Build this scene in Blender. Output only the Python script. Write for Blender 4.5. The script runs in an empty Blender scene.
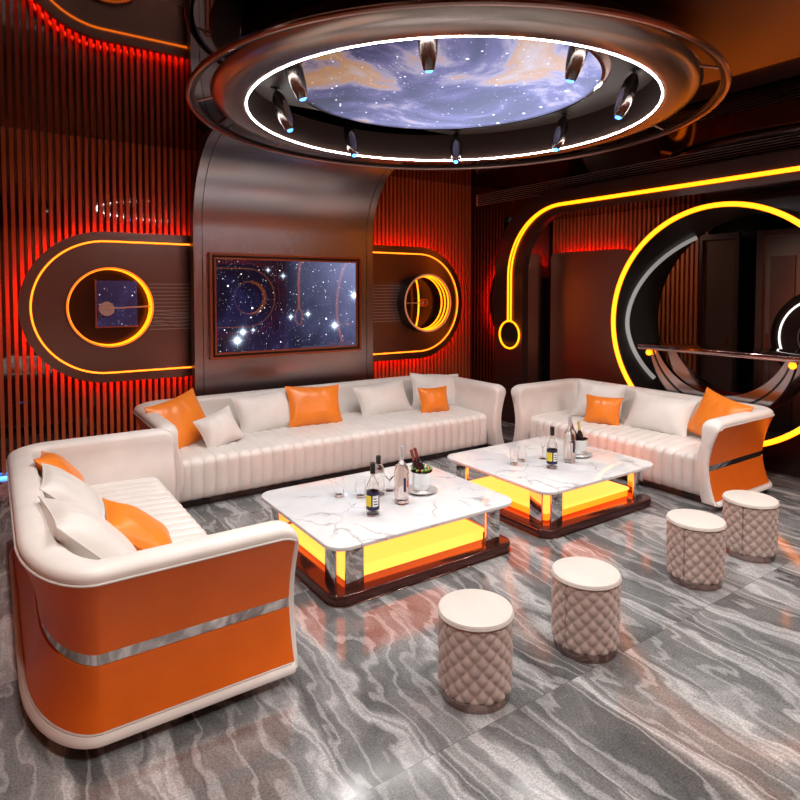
import bpy, math, random
from math import sin, cos, pi, radians, sqrt, atan2, exp
from mathutils import Vector, Matrix
random.seed(7)
COL = bpy.context.scene.collection
WY, WX, CZ, FY, LX = 7.64, 6.60, 3.71, -0.74, -0.65      # back wall, right wall, ceiling, front wall, left wall

# ------------------------------------------------------------------ materials
def mat(name, col=(.5,.5,.5), rough=.5, metal=0., spec=.5, coat=0., emit=None, es=0., trans=0., ior=1.45, aniso=0.):
    m = bpy.data.materials.new(name); m.use_nodes = True
    b = m.node_tree.nodes['Principled BSDF']
    b.inputs['Base Color'].default_value = (*col, 1); b.inputs['Roughness'].default_value = rough
    b.inputs['Metallic'].default_value = metal; b.inputs['Specular IOR Level'].default_value = spec
    b.inputs['Coat Weight'].default_value = coat; b.inputs['Coat Roughness'].default_value = .05
    b.inputs['Transmission Weight'].default_value = trans; b.inputs['IOR'].default_value = ior
    b.inputs['Anisotropic'].default_value = aniso
    if emit: b.inputs['Emission Color'].default_value = (*emit, 1); b.inputs['Emission Strength'].default_value = es
    return m
def nt(m): return m.node_tree, m.node_tree.nodes['Principled BSDF']
def N(t, kind, **kw):
    n = t.nodes.new(kind)
    for k, v in kw.items():
        if k in n.inputs.keys(): n.inputs[k].default_value = v
        else: setattr(n, k, v)
    return n
def ramp(t, src, stops):
    r = t.nodes.new('ShaderNodeValToRGB'); e = r.color_ramp.elements
    while len(e) < len(stops): e.new(.5)
    for i, (p, c) in enumerate(stops):
        e[i].position = p; e[i].color = (*c, 1) if len(c) == 3 else c
    t.links.new(src, r.inputs['Fac']); return r
def vmath(t, op, a, b=None):
    n = t.nodes.new('ShaderNodeVectorMath'); n.operation = op
    for i, x in enumerate((a, b)):
        if x is None: continue
        if hasattr(x, 'is_linked'): t.links.new(x, n.inputs[i])
        else: n.inputs[i].default_value = x
    return n.outputs[0]
def fmath(t, op, a, b=None, clamp=False):
    n = t.nodes.new('ShaderNodeMath'); n.operation = op; n.use_clamp = clamp
    for i, x in enumerate((a, b)):
        if x is None: continue
        if hasattr(x, 'is_linked'): t.links.new(x, n.inputs[i])
        else: n.inputs[i].default_value = x
    return n.outputs[0]
def mixc(t, fac, a, b, mode='MIX'):
    n = t.nodes.new('ShaderNodeMix'); n.data_type = 'RGBA'; n.blend_type = mode
    for s, x in ((n.inputs[0], fac), (n.inputs[6], a), (n.inputs[7], b)):
        if hasattr(x, 'is_linked'): t.links.new(x, s)
        else: s.default_value = x if isinstance(x, float) else (*x, 1)
    return n.outputs[2]
def bump(t, b, h, strength=.2, dist=.01):
    n = t.nodes.new('ShaderNodeBump'); n.inputs['Strength'].default_value = strength; n.inputs['Distance'].default_value = dist
    t.links.new(h, n.inputs['Height']); t.links.new(n.outputs[0], b.inputs['Normal'])

def floor_material():
    m = mat('polished grey marble', rough=.12, spec=.5, ior=1.95); t, b = nt(m)
    pos = t.nodes.new('ShaderNodeNewGeometry').outputs['Position']
    sh = vmath(t, 'ADD', pos, (1.15, -2.01, 0))
    ind = vmath(t, 'DIVIDE', sh, (3.2, 1.6, 1)); cell = vmath(t, 'FLOOR', ind)
    wn = t.nodes.new('ShaderNodeTexWhiteNoise'); t.links.new(cell, wn.inputs['Vector'])
    off = vmath(t, 'MULTIPLY', wn.outputs['Color'], (9, 9, 0))
    p = vmath(t, 'ADD', pos, off)
    rot = N(t, 'ShaderNodeMapping'); rot.inputs['Rotation'].default_value = (0, 0, radians(17)); rot.inputs['Scale'].default_value = (1.0, .34, 1)
    t.links.new(p, rot.inputs['Vector'])
    nz = N(t, 'ShaderNodeTexNoise', Scale=1.3, Detail=5.0, Roughness=.55); t.links.new(rot.outputs[0], nz.inputs['Vector'])
    w = vmath(t, 'ADD', rot.outputs[0], vmath(t, 'MULTIPLY', vmath(t, 'SUBTRACT', nz.outputs['Color'], (.5,.5,.5)), (1.05, 1.05, 0)))
    nz2 = N(t, 'ShaderNodeTexNoise', Scale=4.5, Detail=3.0); t.links.new(rot.outputs[0], nz2.inputs['Vector'])
    w = vmath(t, 'ADD', w, vmath(t, 'MULTIPLY', vmath(t, 'SUBTRACT', nz2.outputs['Color'], (.5,.5,.5)), (.30, .30, 0)))
    n1 = N(t, 'ShaderNodeTexNoise', Scale=2.6, Detail=9.0, Roughness=.62, Distortion=.5); t.links.new(w, n1.inputs['Vector'])
    base = ramp(t, n1.outputs['Fac'], [(.28,(.05,.051,.052)), (.42,(.105,.107,.107)), (.52,(.165,.167,.166)), (.62,(.25,.252,.25)), (.76,(.38,.38,.375))])
    wv = N(t, 'ShaderNodeTexWave', Scale=.72, Distortion=5.5, Detail=4.0); wv.inputs['Detail Scale'].default_value = 1.6; t.links.new(w, wv.inputs['Vector'])
    vein = ramp(t, wv.outputs['Fac'], [(.74,(0,0,0)), (.90,(.30,.30,.30)), (.975,(1,1,1)), (1,(.5,.5,.5))])
    c = mixc(t, fmath(t, 'MULTIPLY', vein.outputs[0], .58), base.outputs[0], (.62,.615,.61))
    wv2 = N(t, 'ShaderNodeTexWave', Scale=2.6, Distortion=5.0, Detail=4.0); t.links.new(w, wv2.inputs['Vector'])
    v2 = ramp(t, wv2.outputs['Fac'], [(.80,(0,0,0)), (.97,(1,1,1))])
    c = mixc(t, fmath(t, 'MULTIPLY', v2.outputs[0], .35), c, (.56,.555,.55))
    sp = N(t, 'ShaderNodeTexNoise', Scale=95.0, Detail=2.0, Roughness=.8); t.links.new(pos, sp.inputs['Vector'])
    spr = ramp(t, sp.outputs['Fac'], [(.36,(.5,.5,.5)), (.64,(1.5,1.5,1.5))])
    c = mixc(t, .55, c, mixc(t, 1.0, c, spr.outputs[0], 'MULTIPLY'))
    sx = t.nodes.new('ShaderNodeSeparateXYZ'); t.links.new(ind, sx.inputs[0])
    def edge(o, s):
        f = fmath(t, 'FRACT', o); d = fmath(t, 'MINIMUM', f, fmath(t, 'SUBTRACT', 1.0, f))
        return fmath(t, 'LESS_THAN', fmath(t, 'MULTIPLY', d, s), .0022)
    j = fmath(t, 'MAXIMUM', edge(sx.outputs[0], 3.2), edge(sx.outputs[1], 1.6))
    c = mixc(t, fmath(t, 'MULTIPLY', j, .6), c, (.07,.066,.06))
    t.links.new(c, b.inputs['Base Color'])
    return m
def marble_top_material():
    m = mat('polished white marble', (.82,.81,.80), rough=.07, spec=.6, coat=.4); t, b = nt(m)
    tc = t.nodes.new('ShaderNodeTexCoord').outputs['Object']
    n0 = N(t, 'ShaderNodeTexNoise', Scale=1.7, Detail=6.0, Roughness=.6); t.links.new(tc, n0.inputs['Vector'])
    w = vmath(t, 'ADD', tc, vmath(t, 'MULTIPLY', n0.outputs['Color'], (.55,.55,.1)))
    v = N(t, 'ShaderNodeTexVoronoi', Scale=2.1, feature='DISTANCE_TO_EDGE'); t.links.new(w, v.inputs['Vector'])
    n2 = N(t, 'ShaderNodeTexNoise', Scale=3.0, Detail=2.0); t.links.new(tc, n2.inputs['Vector'])
    r = ramp(t, v.outputs['Distance'], [(0,(.48,.46,.46)), (.006,(.72,.70,.70)), (.022,(1,1,1))])
    k = ramp(t, n2.outputs['Fac'], [(.46,(0,0,0)), (.62,(1,1,1))])
    cl = ramp(t, n0.outputs['Fac'], [(.35,(.66,.66,.67)), (.6,(.76,.757,.755))])
    c = mixc(t, k.outputs[0], cl.outputs[0], mixc(t, 1.0, cl.outputs[0], r.outputs[0], 'MULTIPLY'))
    t.links.new(c, b.inputs['Base Color']); return m
def leather(name, col, rough=.38, scale=260):
    m = mat(name, col, rough, spec=.45); t, b = nt(m)
    tc = t.nodes.new('ShaderNodeTexCoord').outputs['Object']
    v = N(t, 'ShaderNodeTexVoronoi', Scale=float(scale)); t.links.new(tc, v.inputs['Vector'])
    n = N(t, 'ShaderNodeTexNoise', Scale=5.0, Detail=3.0); t.links.new(tc, n.inputs['Vector'])
    r = ramp(t, n.outputs['Fac'], [(.3,tuple(x*.94 for x in col)), (.7,tuple(min(1,x*1.04) for x in col))])
    t.links.new(r.outputs[0], b.inputs['Base Color'])
    bump(t, b, v.outputs['Distance'], .08, .002); return m
def brushed(name, col, rough, scale=(2,2,300), metal=1.):
    m = mat(name, col, rough, metal=metal); t, b = nt(m)
    tc = t.nodes.new('ShaderNodeTexCoord').outputs['Object']
    mp = N(t, 'ShaderNodeMapping'); mp.inputs['Scale'].default_value = scale; t.links.new(tc, mp.inputs['Vector'])
    n = N(t, 'ShaderNodeTexNoise', Scale=1.0, Detail=3.0); t.links.new(mp.outputs[0], n.inputs['Vector'])
    r = ramp(t, n.outputs['Fac'], [(.3,(max(.02,rough-.06),)*3), (.7,(rough+.08,)*3)])
    t.links.new(r.outputs[0], b.inputs['Roughness']); return m
def galaxy(name, scale, strength, cols, star=28., off=(0,0,0), glossy=.04):
    m = mat(name, (.01,.01,.015), glossy, spec=(.05 if glossy > .1 else .6)); t, b = nt(m)
    tc0 = t.nodes.new('ShaderNodeTexCoord').outputs['Object']; tc = vmath(t, 'ADD', tc0, off)
    n0 = N(t, 'ShaderNodeTexNoise', Scale=scale, Detail=7.0, Roughness=.6, Distortion=.8); t.links.new(tc, n0.inputs['Vector'])
    c = ramp(t, n0.outputs['Fac'], cols).outputs[0]
    sx = t.nodes.new('ShaderNodeSeparateXYZ'); t.links.new(tc0, sx.inputs[0]); X, Y, Zc = sx.outputs
    if name.startswith('wall screen'):
        g = fmath(t, 'MULTIPLY', fmath(t, 'ADD', X, .10), .75, True)
        c = mixc(t, g, mixc(t, 1.0, c, (.18,.18,.25), 'MULTIPLY'), mixc(t, fmath(t, 'ADD', fmath(t, 'MULTIPLY', n0.outputs['Fac'], .6), fmath(t, 'MULTIPLY', Zc, .4), True), (.02,.02,.07), (.42,.46,.80)))
        bursts = [(-.70, -.42, .030, 9.), (-.63, -.32, .024, 7.), (.63, -.28, .026, 8.), (.0, -.15, .016, 5.), (.24, -.12, .018, 5.), (.93, .12, .030, 6.), (-.30, .44, .012, 4.), (-.10, .37, .016, 3.), (-.50, -.30, .012, 4.)]
        for bx, bz, bs, ba in bursts:
            dx, dz = fmath(t, 'SUBTRACT', X, bx), fmath(t, 'SUBTRACT', Zc, bz)
            ax, az = fmath(t, 'ABSOLUTE', dx), fmath(t, 'ABSOLUTE', dz)
            r2 = fmath(t, 'DIVIDE', fmath(t, 'ADD', fmath(t, 'MULTIPLY', dx, dx), fmath(t, 'MULTIPLY', dz, dz)), bs*bs)
            q = fmath(t, 'ADD', r2, 1.0); core = fmath(t, 'DIVIDE', ba, fmath(t, 'POWER', q, 2.2))
            cr = fmath(t, 'ADD', fmath(t, 'MULTIPLY', fmath(t, 'LESS_THAN', ax, .004), fmath(t, 'SUBTRACT', 1.0, fmath(t, 'DIVIDE', az, bs*4), True)),
                       fmath(t, 'MULTIPLY', fmath(t, 'LESS_THAN', az, .004), fmath(t, 'SUBTRACT', 1.0, fmath(t, 'DIVIDE', ax, bs*4), True)))
            c = mixc(t, 1.0, c, mixc(t, 1.0, (.62,.78,1.), comb(t, fmath(t, 'ADD', core, fmath(t, 'MULTIPLY', cr, .7))), 'MULTIPLY'), 'ADD')
    if name.startswith('ceiling screen'):
        g = fmath(t, 'MULTIPLY', fmath(t, 'ADD', X, 1.1), .55, True)
        c = mixc(t, g, mixc(t, 1.0, c, (.35,.28,.26), 'MULTIPLY'), mixc(t, .35, c, (.50,.55,.95)))
    for s, th, amp in ((star, .10, 3.0), (star*.45, .075, 7.0), (star*2.1, .11, 1.5)):
        v = N(t, 'ShaderNodeTexVoronoi', Scale=s); t.links.new(tc, v.inputs['Vector'])
        rnd = t.nodes.new('ShaderNodeSeparateColor'); t.links.new(v.outputs['Color'], rnd.inputs[0])
        th2 = fmath(t, 'MULTIPLY', rnd.outputs[0], th)
        st = fmath(t, 'MULTIPLY', fmath(t, 'SUBTRACT', 1.0, fmath(t, 'DIVIDE', v.outputs['Distance'], fmath(t, 'MULTIPLY', th2, 1.6)), True), amp, False)
        tint = mixc(t, rnd.outputs[1], (.75,.85,1.), (1.,.93,.85))
        c = mixc(t, 1.0, c, mixc(t, 1.0, tint, vmath(t, 'MULTIPLY', comb(t, st), (1,1,1)), 'MULTIPLY'), 'ADD')
    t.links.new(c, b.inputs['Emission Color']); b.inputs['Emission Strength'].default_value = strength
    return m
def comb(t, f):
    n = t.nodes.new('ShaderNodeCombineXYZ')
    for i in range(3): t.links.new(f, n.inputs[i])
    return n.outputs[0]

M = dict(
    floor=floor_material(), marble=marble_top_material(),
    cream=leather('cream leather', (.76,.71,.665)), orange=leather('orange leather', (.74,.135,.009), .33),
    pillow_cream=leather('ivory leather cushion', (.74,.70,.655), .36), pillow_orange=leather('orange leather cushion', (.86,.235,.025), .3),
    taupe=leather('taupe quilted leather', (.50,.40,.36), .42), stool_top=leather('ivory stool leather', (.62,.57,.52), .45),
    chrome=mat('polished chrome', (.72,.71,.70), .06, 1.), bronze_mirror=mat('bronze mirror steel', (.36,.27,.25), .05, 1.),
    rim=mat('dark copper trim', (.42,.27,.23), .22, 1.),
    satin=mat('satin gunmetal sheet', (.39,.365,.38), .26, 1.), panel=mat('satin bronze panel', (.25,.165,.145), .30, 1.),
    disc=mat('brushed dark steel', (.40,.335,.30), .26, 1.),
    dark=mat('black satin metal', (.045,.035,.033), .28, .6), black=mat('black gloss', (.012,.011,.011), .12, spec=.6),
    dkmirror=mat('dark mirror glass', (.17,.135,.125), .035, 1.), ceil=mat('dark mirror ceiling', (.20,.165,.155), .03, 1.),
    ceilsatin=mat('bronze satin ceiling sheet', (.22,.12,.085), .33, 1.), slat=mat('red brown slat wood', (.50,.12,.038), .42),
    slatdark=mat('dark louvre', (.05,.04,.038), .35, .5), line=mat('pale grille line', (.50,.43,.40), .35, .2),
    frame=mat('copper screen frame', (.38,.13,.07), .3, .85), hook=mat('brown hook panel lacquer', (.055,.026,.022), .22, .3),
    neon=mat('amber neon', (.9,.4,.05), .4, emit=(1.,.215,.002), es=3.6), neon_thin=mat('amber led line', (.9,.4,.05), .4, emit=(1.,.19,.008), es=3.0),
    neon_in=mat('amber inner led', (.9,.4,.05), .4, emit=(1.,.22,.002), es=3.),
    copperline=mat('copper rim line', (.8,.4,.25), .3, .8, emit=(1.,.42,.2), es=.25),
    red=mat('red led', (.9,.05,.02), .4, emit=(1.,.024,.006), es=48.), white=mat('white led', (1,1,1), .4, emit=(1.,.95,.91), es=44.),
    whiterefl=mat('soft white reflection', (.3,.3,.3), .5, emit=(1.,.97,.94), es=.2), whitering=mat('white ring led', (.8,.8,.8), .4, emit=(1.,.97,.95), es=1.2),
    blue=mat('blue lens', (.05,.2,.9), .3, emit=(.04,.22,1.), es=9.), lightbox=mat('amber light box', (.9,.5,.1), .35, emit=(1.,.19,.026), es=3.9),
    lightface=mat('amber light box edge', (.8,.3,.03), .3, emit=(1.,.085,.003), es=3.9),
    ball=mat('amber ball lamp', (1,.6,.1), .4, emit=(1.,.215,.004), es=3.4),
    glass=mat('clear glass', (1,1,1), .02, trans=1., ior=1.45), liquid=mat('clear spirit', (1,1,1), .0, trans=1., ior=1.33),
    navy=mat('navy label', (.015,.012,.06), .5), yellow=mat('yellow label', (.75,.62,.03), .5), paper=mat('white label', (.8,.8,.78), .5),
    cap=mat('black cap', (.012,.012,.013), .35), silvercap=mat('silver cap', (.75,.76,.78), .3, .7), orangecap=mat('amber neck band', (.8,.35,.05), .4),
    wine=mat('dark wine bottle glass', (.03,.012,.014), .1, spec=.6), foil=mat('wine foil', (.30,.06,.05), .35, .5), goldfoil=mat('gold foil', (.75,.5,.12), .35, .6),
    green=mat('green leaf', (.12,.30,.05), .5), flower=mat('red orange garnish', (.7,.12,.05), .5), ice=mat('ice', (.95,.97,1.), .15, trans=.8, ior=1.3),
    led_glow=mat('downlight lens', (1,1,1), .4, emit=(1.,.92,.84), es=10.), spot=mat('smoky chrome spotlight', (.17,.145,.135), .22, 1.),
    door=mat('bronze door leaf', (.16,.085,.065), .35, .5), recpanel=mat('satin copper brown panel', (.40,.22,.15), .33, 1.), gun=mat('gunmetal leg', (.46,.40,.41), .16, 1.), doorlight=mat('brushed pale steel door', (.40,.34,.30), .28, 1.),
    saucer=mat('pale saucer', (.78,.77,.76), .2, .3),
    tbase=mat('dark brown table base', (.12,.055,.05), .14, .75),
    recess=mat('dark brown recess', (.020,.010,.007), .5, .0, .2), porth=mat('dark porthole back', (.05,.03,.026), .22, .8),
    rimglow=mat('orange glowing rim', (.8,.3,.05), .4, emit=(1.,.16,.02), es=.9),
    red_text=mat('red label mark', (.6,.05,.05), .5), greydisc=mat('grey disc', (.45,.45,.5), .4, .3),
)
M['screen'] = galaxy('wall screen galaxy', 1.3, 1.15, [(.25,(.002,.002,.006)), (.5,(.010,.010,.04)), (.62,(.05,.05,.16)), (.8,(.5,.36,.35))], 22., glossy=.02)
M['skyscreen'] = galaxy('ceiling screen galaxy', .9, 1.25, [(.36,(.008,.008,.02)), (.44,(.04,.04,.12)), (.5,(.14,.13,.33)), (.545,(.50,.46,.62)), (.59,(.75,.42,.12)), (.68,(.75,.70,.72)), (.8,(.85,.85,.95))], 12., glossy=.6)
M['starpatch'] = galaxy('star patch', 2.0, 1.0, [(.3,(.004,.004,.012)), (.6,(.02,.02,.07)), (.8,(.1,.1,.25))], 22.)

# ------------------------------------------------------------------ mesh helpers
class G:                                             # collects geometry for ONE mesh
    def __init__(s): s.v = []; s.f = []
    def add(s, v, f):
        o = len(s.v); s.v += [tuple(p) for p in v]; s.f += [tuple(i+o for i in q) for q in f]; return s
    def box(s, x0, x1, y0, y1, z0, z1):
        return s.add([(x0,y0,z0),(x1,y0,z0),(x1,y1,z0),(x0,y1,z0),(x0,y0,z1),(x1,y0,z1),(x1,y1,z1),(x0,y1,z1)],
                     [(3,2,1,0),(4,5,6,7),(0,1,5,4),(1,2,6,5),(2,3,7,6),(3,0,4,7)])
    def grid(s, rows, closed_u=False, closed_v=False, caps=False):
        n, m = len(rows), len(rows[0]); v = [p for r in rows for p in r]; f = []
        for i in range(n if closed_u else n-1):
            for j in range(m if closed_v else m-1):
                a, b = i*m+j, i*m+(j+1) % m; c, d = ((i+1) % n)*m+(j+1) % m, ((i+1) % n)*m+j
                f.append((a, b, c, d))
        if caps: f.append(tuple(range(m))[::-1]); f.append(tuple((n-1)*m+j for j in range(m)))
        return s.add(v, f)
    def lathe(s, prof, n=32, c=(0,0,0), axis='z'):
        rows = []
        for r, h in prof:
            row = []
            for k in range(n):
                a = 2*pi*k/n; x, y = r*cos(a), r*sin(a)
                p = {'z': (x, y, h), 'x': (h, x, y), 'y': (y, h, x)}[axis]
                row.append((p[0]+c[0], p[1]+c[1], p[2]+c[2]))
            rows.append(row)
        return s.grid(rows, closed_v=True, caps=prof[0][0] > 1e-6 and prof[0] != prof[-1] and True)
    def tube(s, path, r, n=10, closed=False, taper=None):
        P = [Vector(p) for p in path]; rows = []; up = None; L = len(P)
        for i, p in enumerate(P):
            a = P[(i-1) % L] if closed or i else P[0]; b = P[(i+1) % L] if closed or i < L-1 else P[-1]
            t = (b-a).normalized()
            if up is None:
                up = t.orthogonal().normalized()
            up = (up - t*up.dot(t)).normalized(); q = t.cross(up)
            rr = r if taper is None else taper[i]
            rows.append([tuple(p+up*rr*cos(2*pi*k/n)+q*rr*sin(2*pi*k/n)) for k in range(n)])
        return s.grid(rows, closed_u=closed, closed_v=True, caps=not closed)
    def prism(s, pts, z0, z1, axis='z'):             # polygon pts extruded between z0 and z1 along axis
        def q(a, b, h): return {'z': (a, b, h), 'y': (a, h, b), 'x': (h, a, b)}[axis]
        n = len(pts); v = [q(a, b, z0) for a, b in pts]+[q(a, b, z1) for a, b in pts]
        f = [tuple(range(n))[::-1], tuple(range(n, 2*n))]+[(i, (i+1) % n, n+(i+1) % n, n+i) for i in range(n)]
        return s.add(v, f)
    def plate(s, outer, inner, h0, h1, axis):        # same-count loops: a plate with a hole
        def q(a, b, h): return {'z': (a, b, h), 'y': (a, h, b), 'x': (h, a, b)}[axis]
        rows = [[q(*p, h0) for p in outer], [q(*p, h1) for p in outer], [q(*p, h1) for p in inner], [q(*p, h0) for p in inner]]
        return s.grid(rows, closed_u=True, closed_v=True)
    def xf(s, mtx): s.v = [tuple(mtx @ Vector(p)) for p in s.v]; return s
    def build(s, name, material, parent=None, smooth=True, bevel=0., angle=35, loc=None):
        me = bpy.data.meshes.new(name); me.from_pydata(s.v, [], s.f); me.materials.append(material)
        import bmesh
        bm = bmesh.new(); bm.from_mesh(me); bmesh.ops.recalc_face_normals(bm, faces=bm.faces)
        if bevel:
            bmesh.ops.remove_doubles(bm, verts=bm.verts, dist=1e-5)
            ed = [e for e in bm.edges if len(e.link_faces) == 2 and e.calc_face_angle(0) > radians(50)]
            bmesh.ops.bevel(bm, geom=ed, offset=bevel, segments=3, profile=.5, affect='EDGES', clamp_overlap=True)
        for f in bm.faces: f.smooth = smooth
        bm.to_mesh(me); bm.free()
        if smooth: me.set_sharp_from_angle(angle=radians(angle))
        o = bpy.data.objects.new(name, me); COL.objects.link(o)
        if parent: o.parent = parent
        if loc: o.location = loc
        return o
def child(o, p):
    o.parent = p; return o
def thing(name, label, cat, loc=(0,0,0), rz=0., group=None):
    o = bpy.data.objects.new(name, None); COL.objects.link(o); o.location = loc; o.rotation_euler = (0,0,rz); o.empty_display_size = .1
    return tag(o, label, cat, group)
def tag(o, label, cat, group=None):
    o['label'] = label; o['category'] = cat
    if group: o['group'] = group
    return o
def struct(o): o['kind'] = 'structure'; return o
def copy_tree(o, parent=None):
    c = o.copy(); COL.objects.link(c)
    if parent: c.parent = parent
    for ch in list(o.children): copy_tree(ch, c)
    return c
def circle(cx, cy, r, n=64, a0=0, a1=2*pi, closed=True):
    m = n if closed else n+1
    return [(cx+r*cos(a0+(a1-a0)*k/n), cy+r*sin(a0+(a1-a0)*k/n)) for k in range(m)]

# ------------------------------------------------------------------ camera
cam = bpy.data.objects.new('camera', bpy.data.cameras.new('camera')); COL.objects.link(cam)
cam.location = (0, 0, 2.0); cam.rotation_euler = (radians(90-2.3), 0, radians(-34.2))
cam.data.sensor_width = 36; cam.data.sensor_fit = 'HORIZONTAL'; cam.data.lens = 605/800*36
cam.data.shift_y = -85.5/800; cam.data.clip_start = .05
bpy.context.scene.camera = cam

# ------------------------------------------------------------------ setting
struct(G().box(LX-.2, 9.4, FY-.2, WY+.2, -.12, 0).build('floor', M['floor'], smooth=False))
struct(G().box(LX-.2, 9.4, FY-.2, WY+.2, CZ, CZ+.12).build('ceiling', M['ceil'], smooth=False))
struct(G().box(LX-.2, WX+.02, WY+.06, WY+.18, 0, CZ).build('wall_back', M['dkmirror'], smooth=False))
struct(G().box(LX-.2, WX+.02, FY-.18, FY-.06, 0, CZ).build('wall_front', M['dkmirror'], smooth=False))
struct(G().box(LX-.18, LX-.06, FY-.06, WY+.06, 0, CZ).build('wall_left', M['dkmirror'], smooth=False))
# slat cladding on the back, front and left walls: slats are the surface pattern of one cladding each
def slats(name, u0, u1, plane, face, z0, z1, along='x', pitch=.0705, w=.036, mt='slat'):
    g = G(); k = 0; u = u0
    while u < u1:
        if along == 'x': g.box(u, u+w, min(plane, face), max(plane, face), z0, z1)
        else: g.box(min(plane, face), max(plane, face), u, u+w, z0, z1)
        u += pitch
    return struct(g.build(name, M[mt], smooth=False))
slats('trim_1', LX+.02, WX-.03, WY+.06, WY-.01, .03, CZ-.001)
slats('trim_2', LX+.02, WX-.03, FY-.06, FY+.01, .03, CZ-.001)
slats('trim_3', FY+.05, WY-.05, LX-.06, LX+.01, .03, CZ-.001, 'y')
# right wall: mirrored strip at the corner, dark soffit over the recess, mirrored copy at the far end
YC = 3.45                                              # the room is symmetric about this line
g = G().box(WX, WX+.1, 6.86, WY+.06, 0, CZ).box(WX, WX+.1, FY-.06, 2*YC-6.86, 0, CZ).box(WX, WX+.1, 2*YC-6.86, 6.86, 3.12, CZ)
struct(g.build('wall_right', M['dkmirror'], smooth=False))
# ceiling: bronze satin sheet between the disc and the camera side
struct(G().box(2.2, 4.92, FY, 3.2, CZ-.012, CZ-.001).build('trim_4', M['ceilsatin'], smooth=False))
# air grilles: long black slot with pale louvre lines
gr = thing('air_grille', 'long black air grille with pale lines high on the right wall above the neon', 'air grille', (WX, 2.6, 3.45))
G().box(-.012, -.002, -3.0, 4.85, -.085, .085).build('backing', M['black'], gr, smooth=False)
g = G()
for k in range(7): g.box(-.03, -.012, -3.0, 4.85, -.085+k*.028-.0014, -.085+k*.028+.0014)
g.build('louvre', M['line'], gr, smooth=False)
G().box(-.034, -.012, 4.85, 4.862, -.09, .09).build('end_cap', M['line'], gr, smooth=False)

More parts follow.
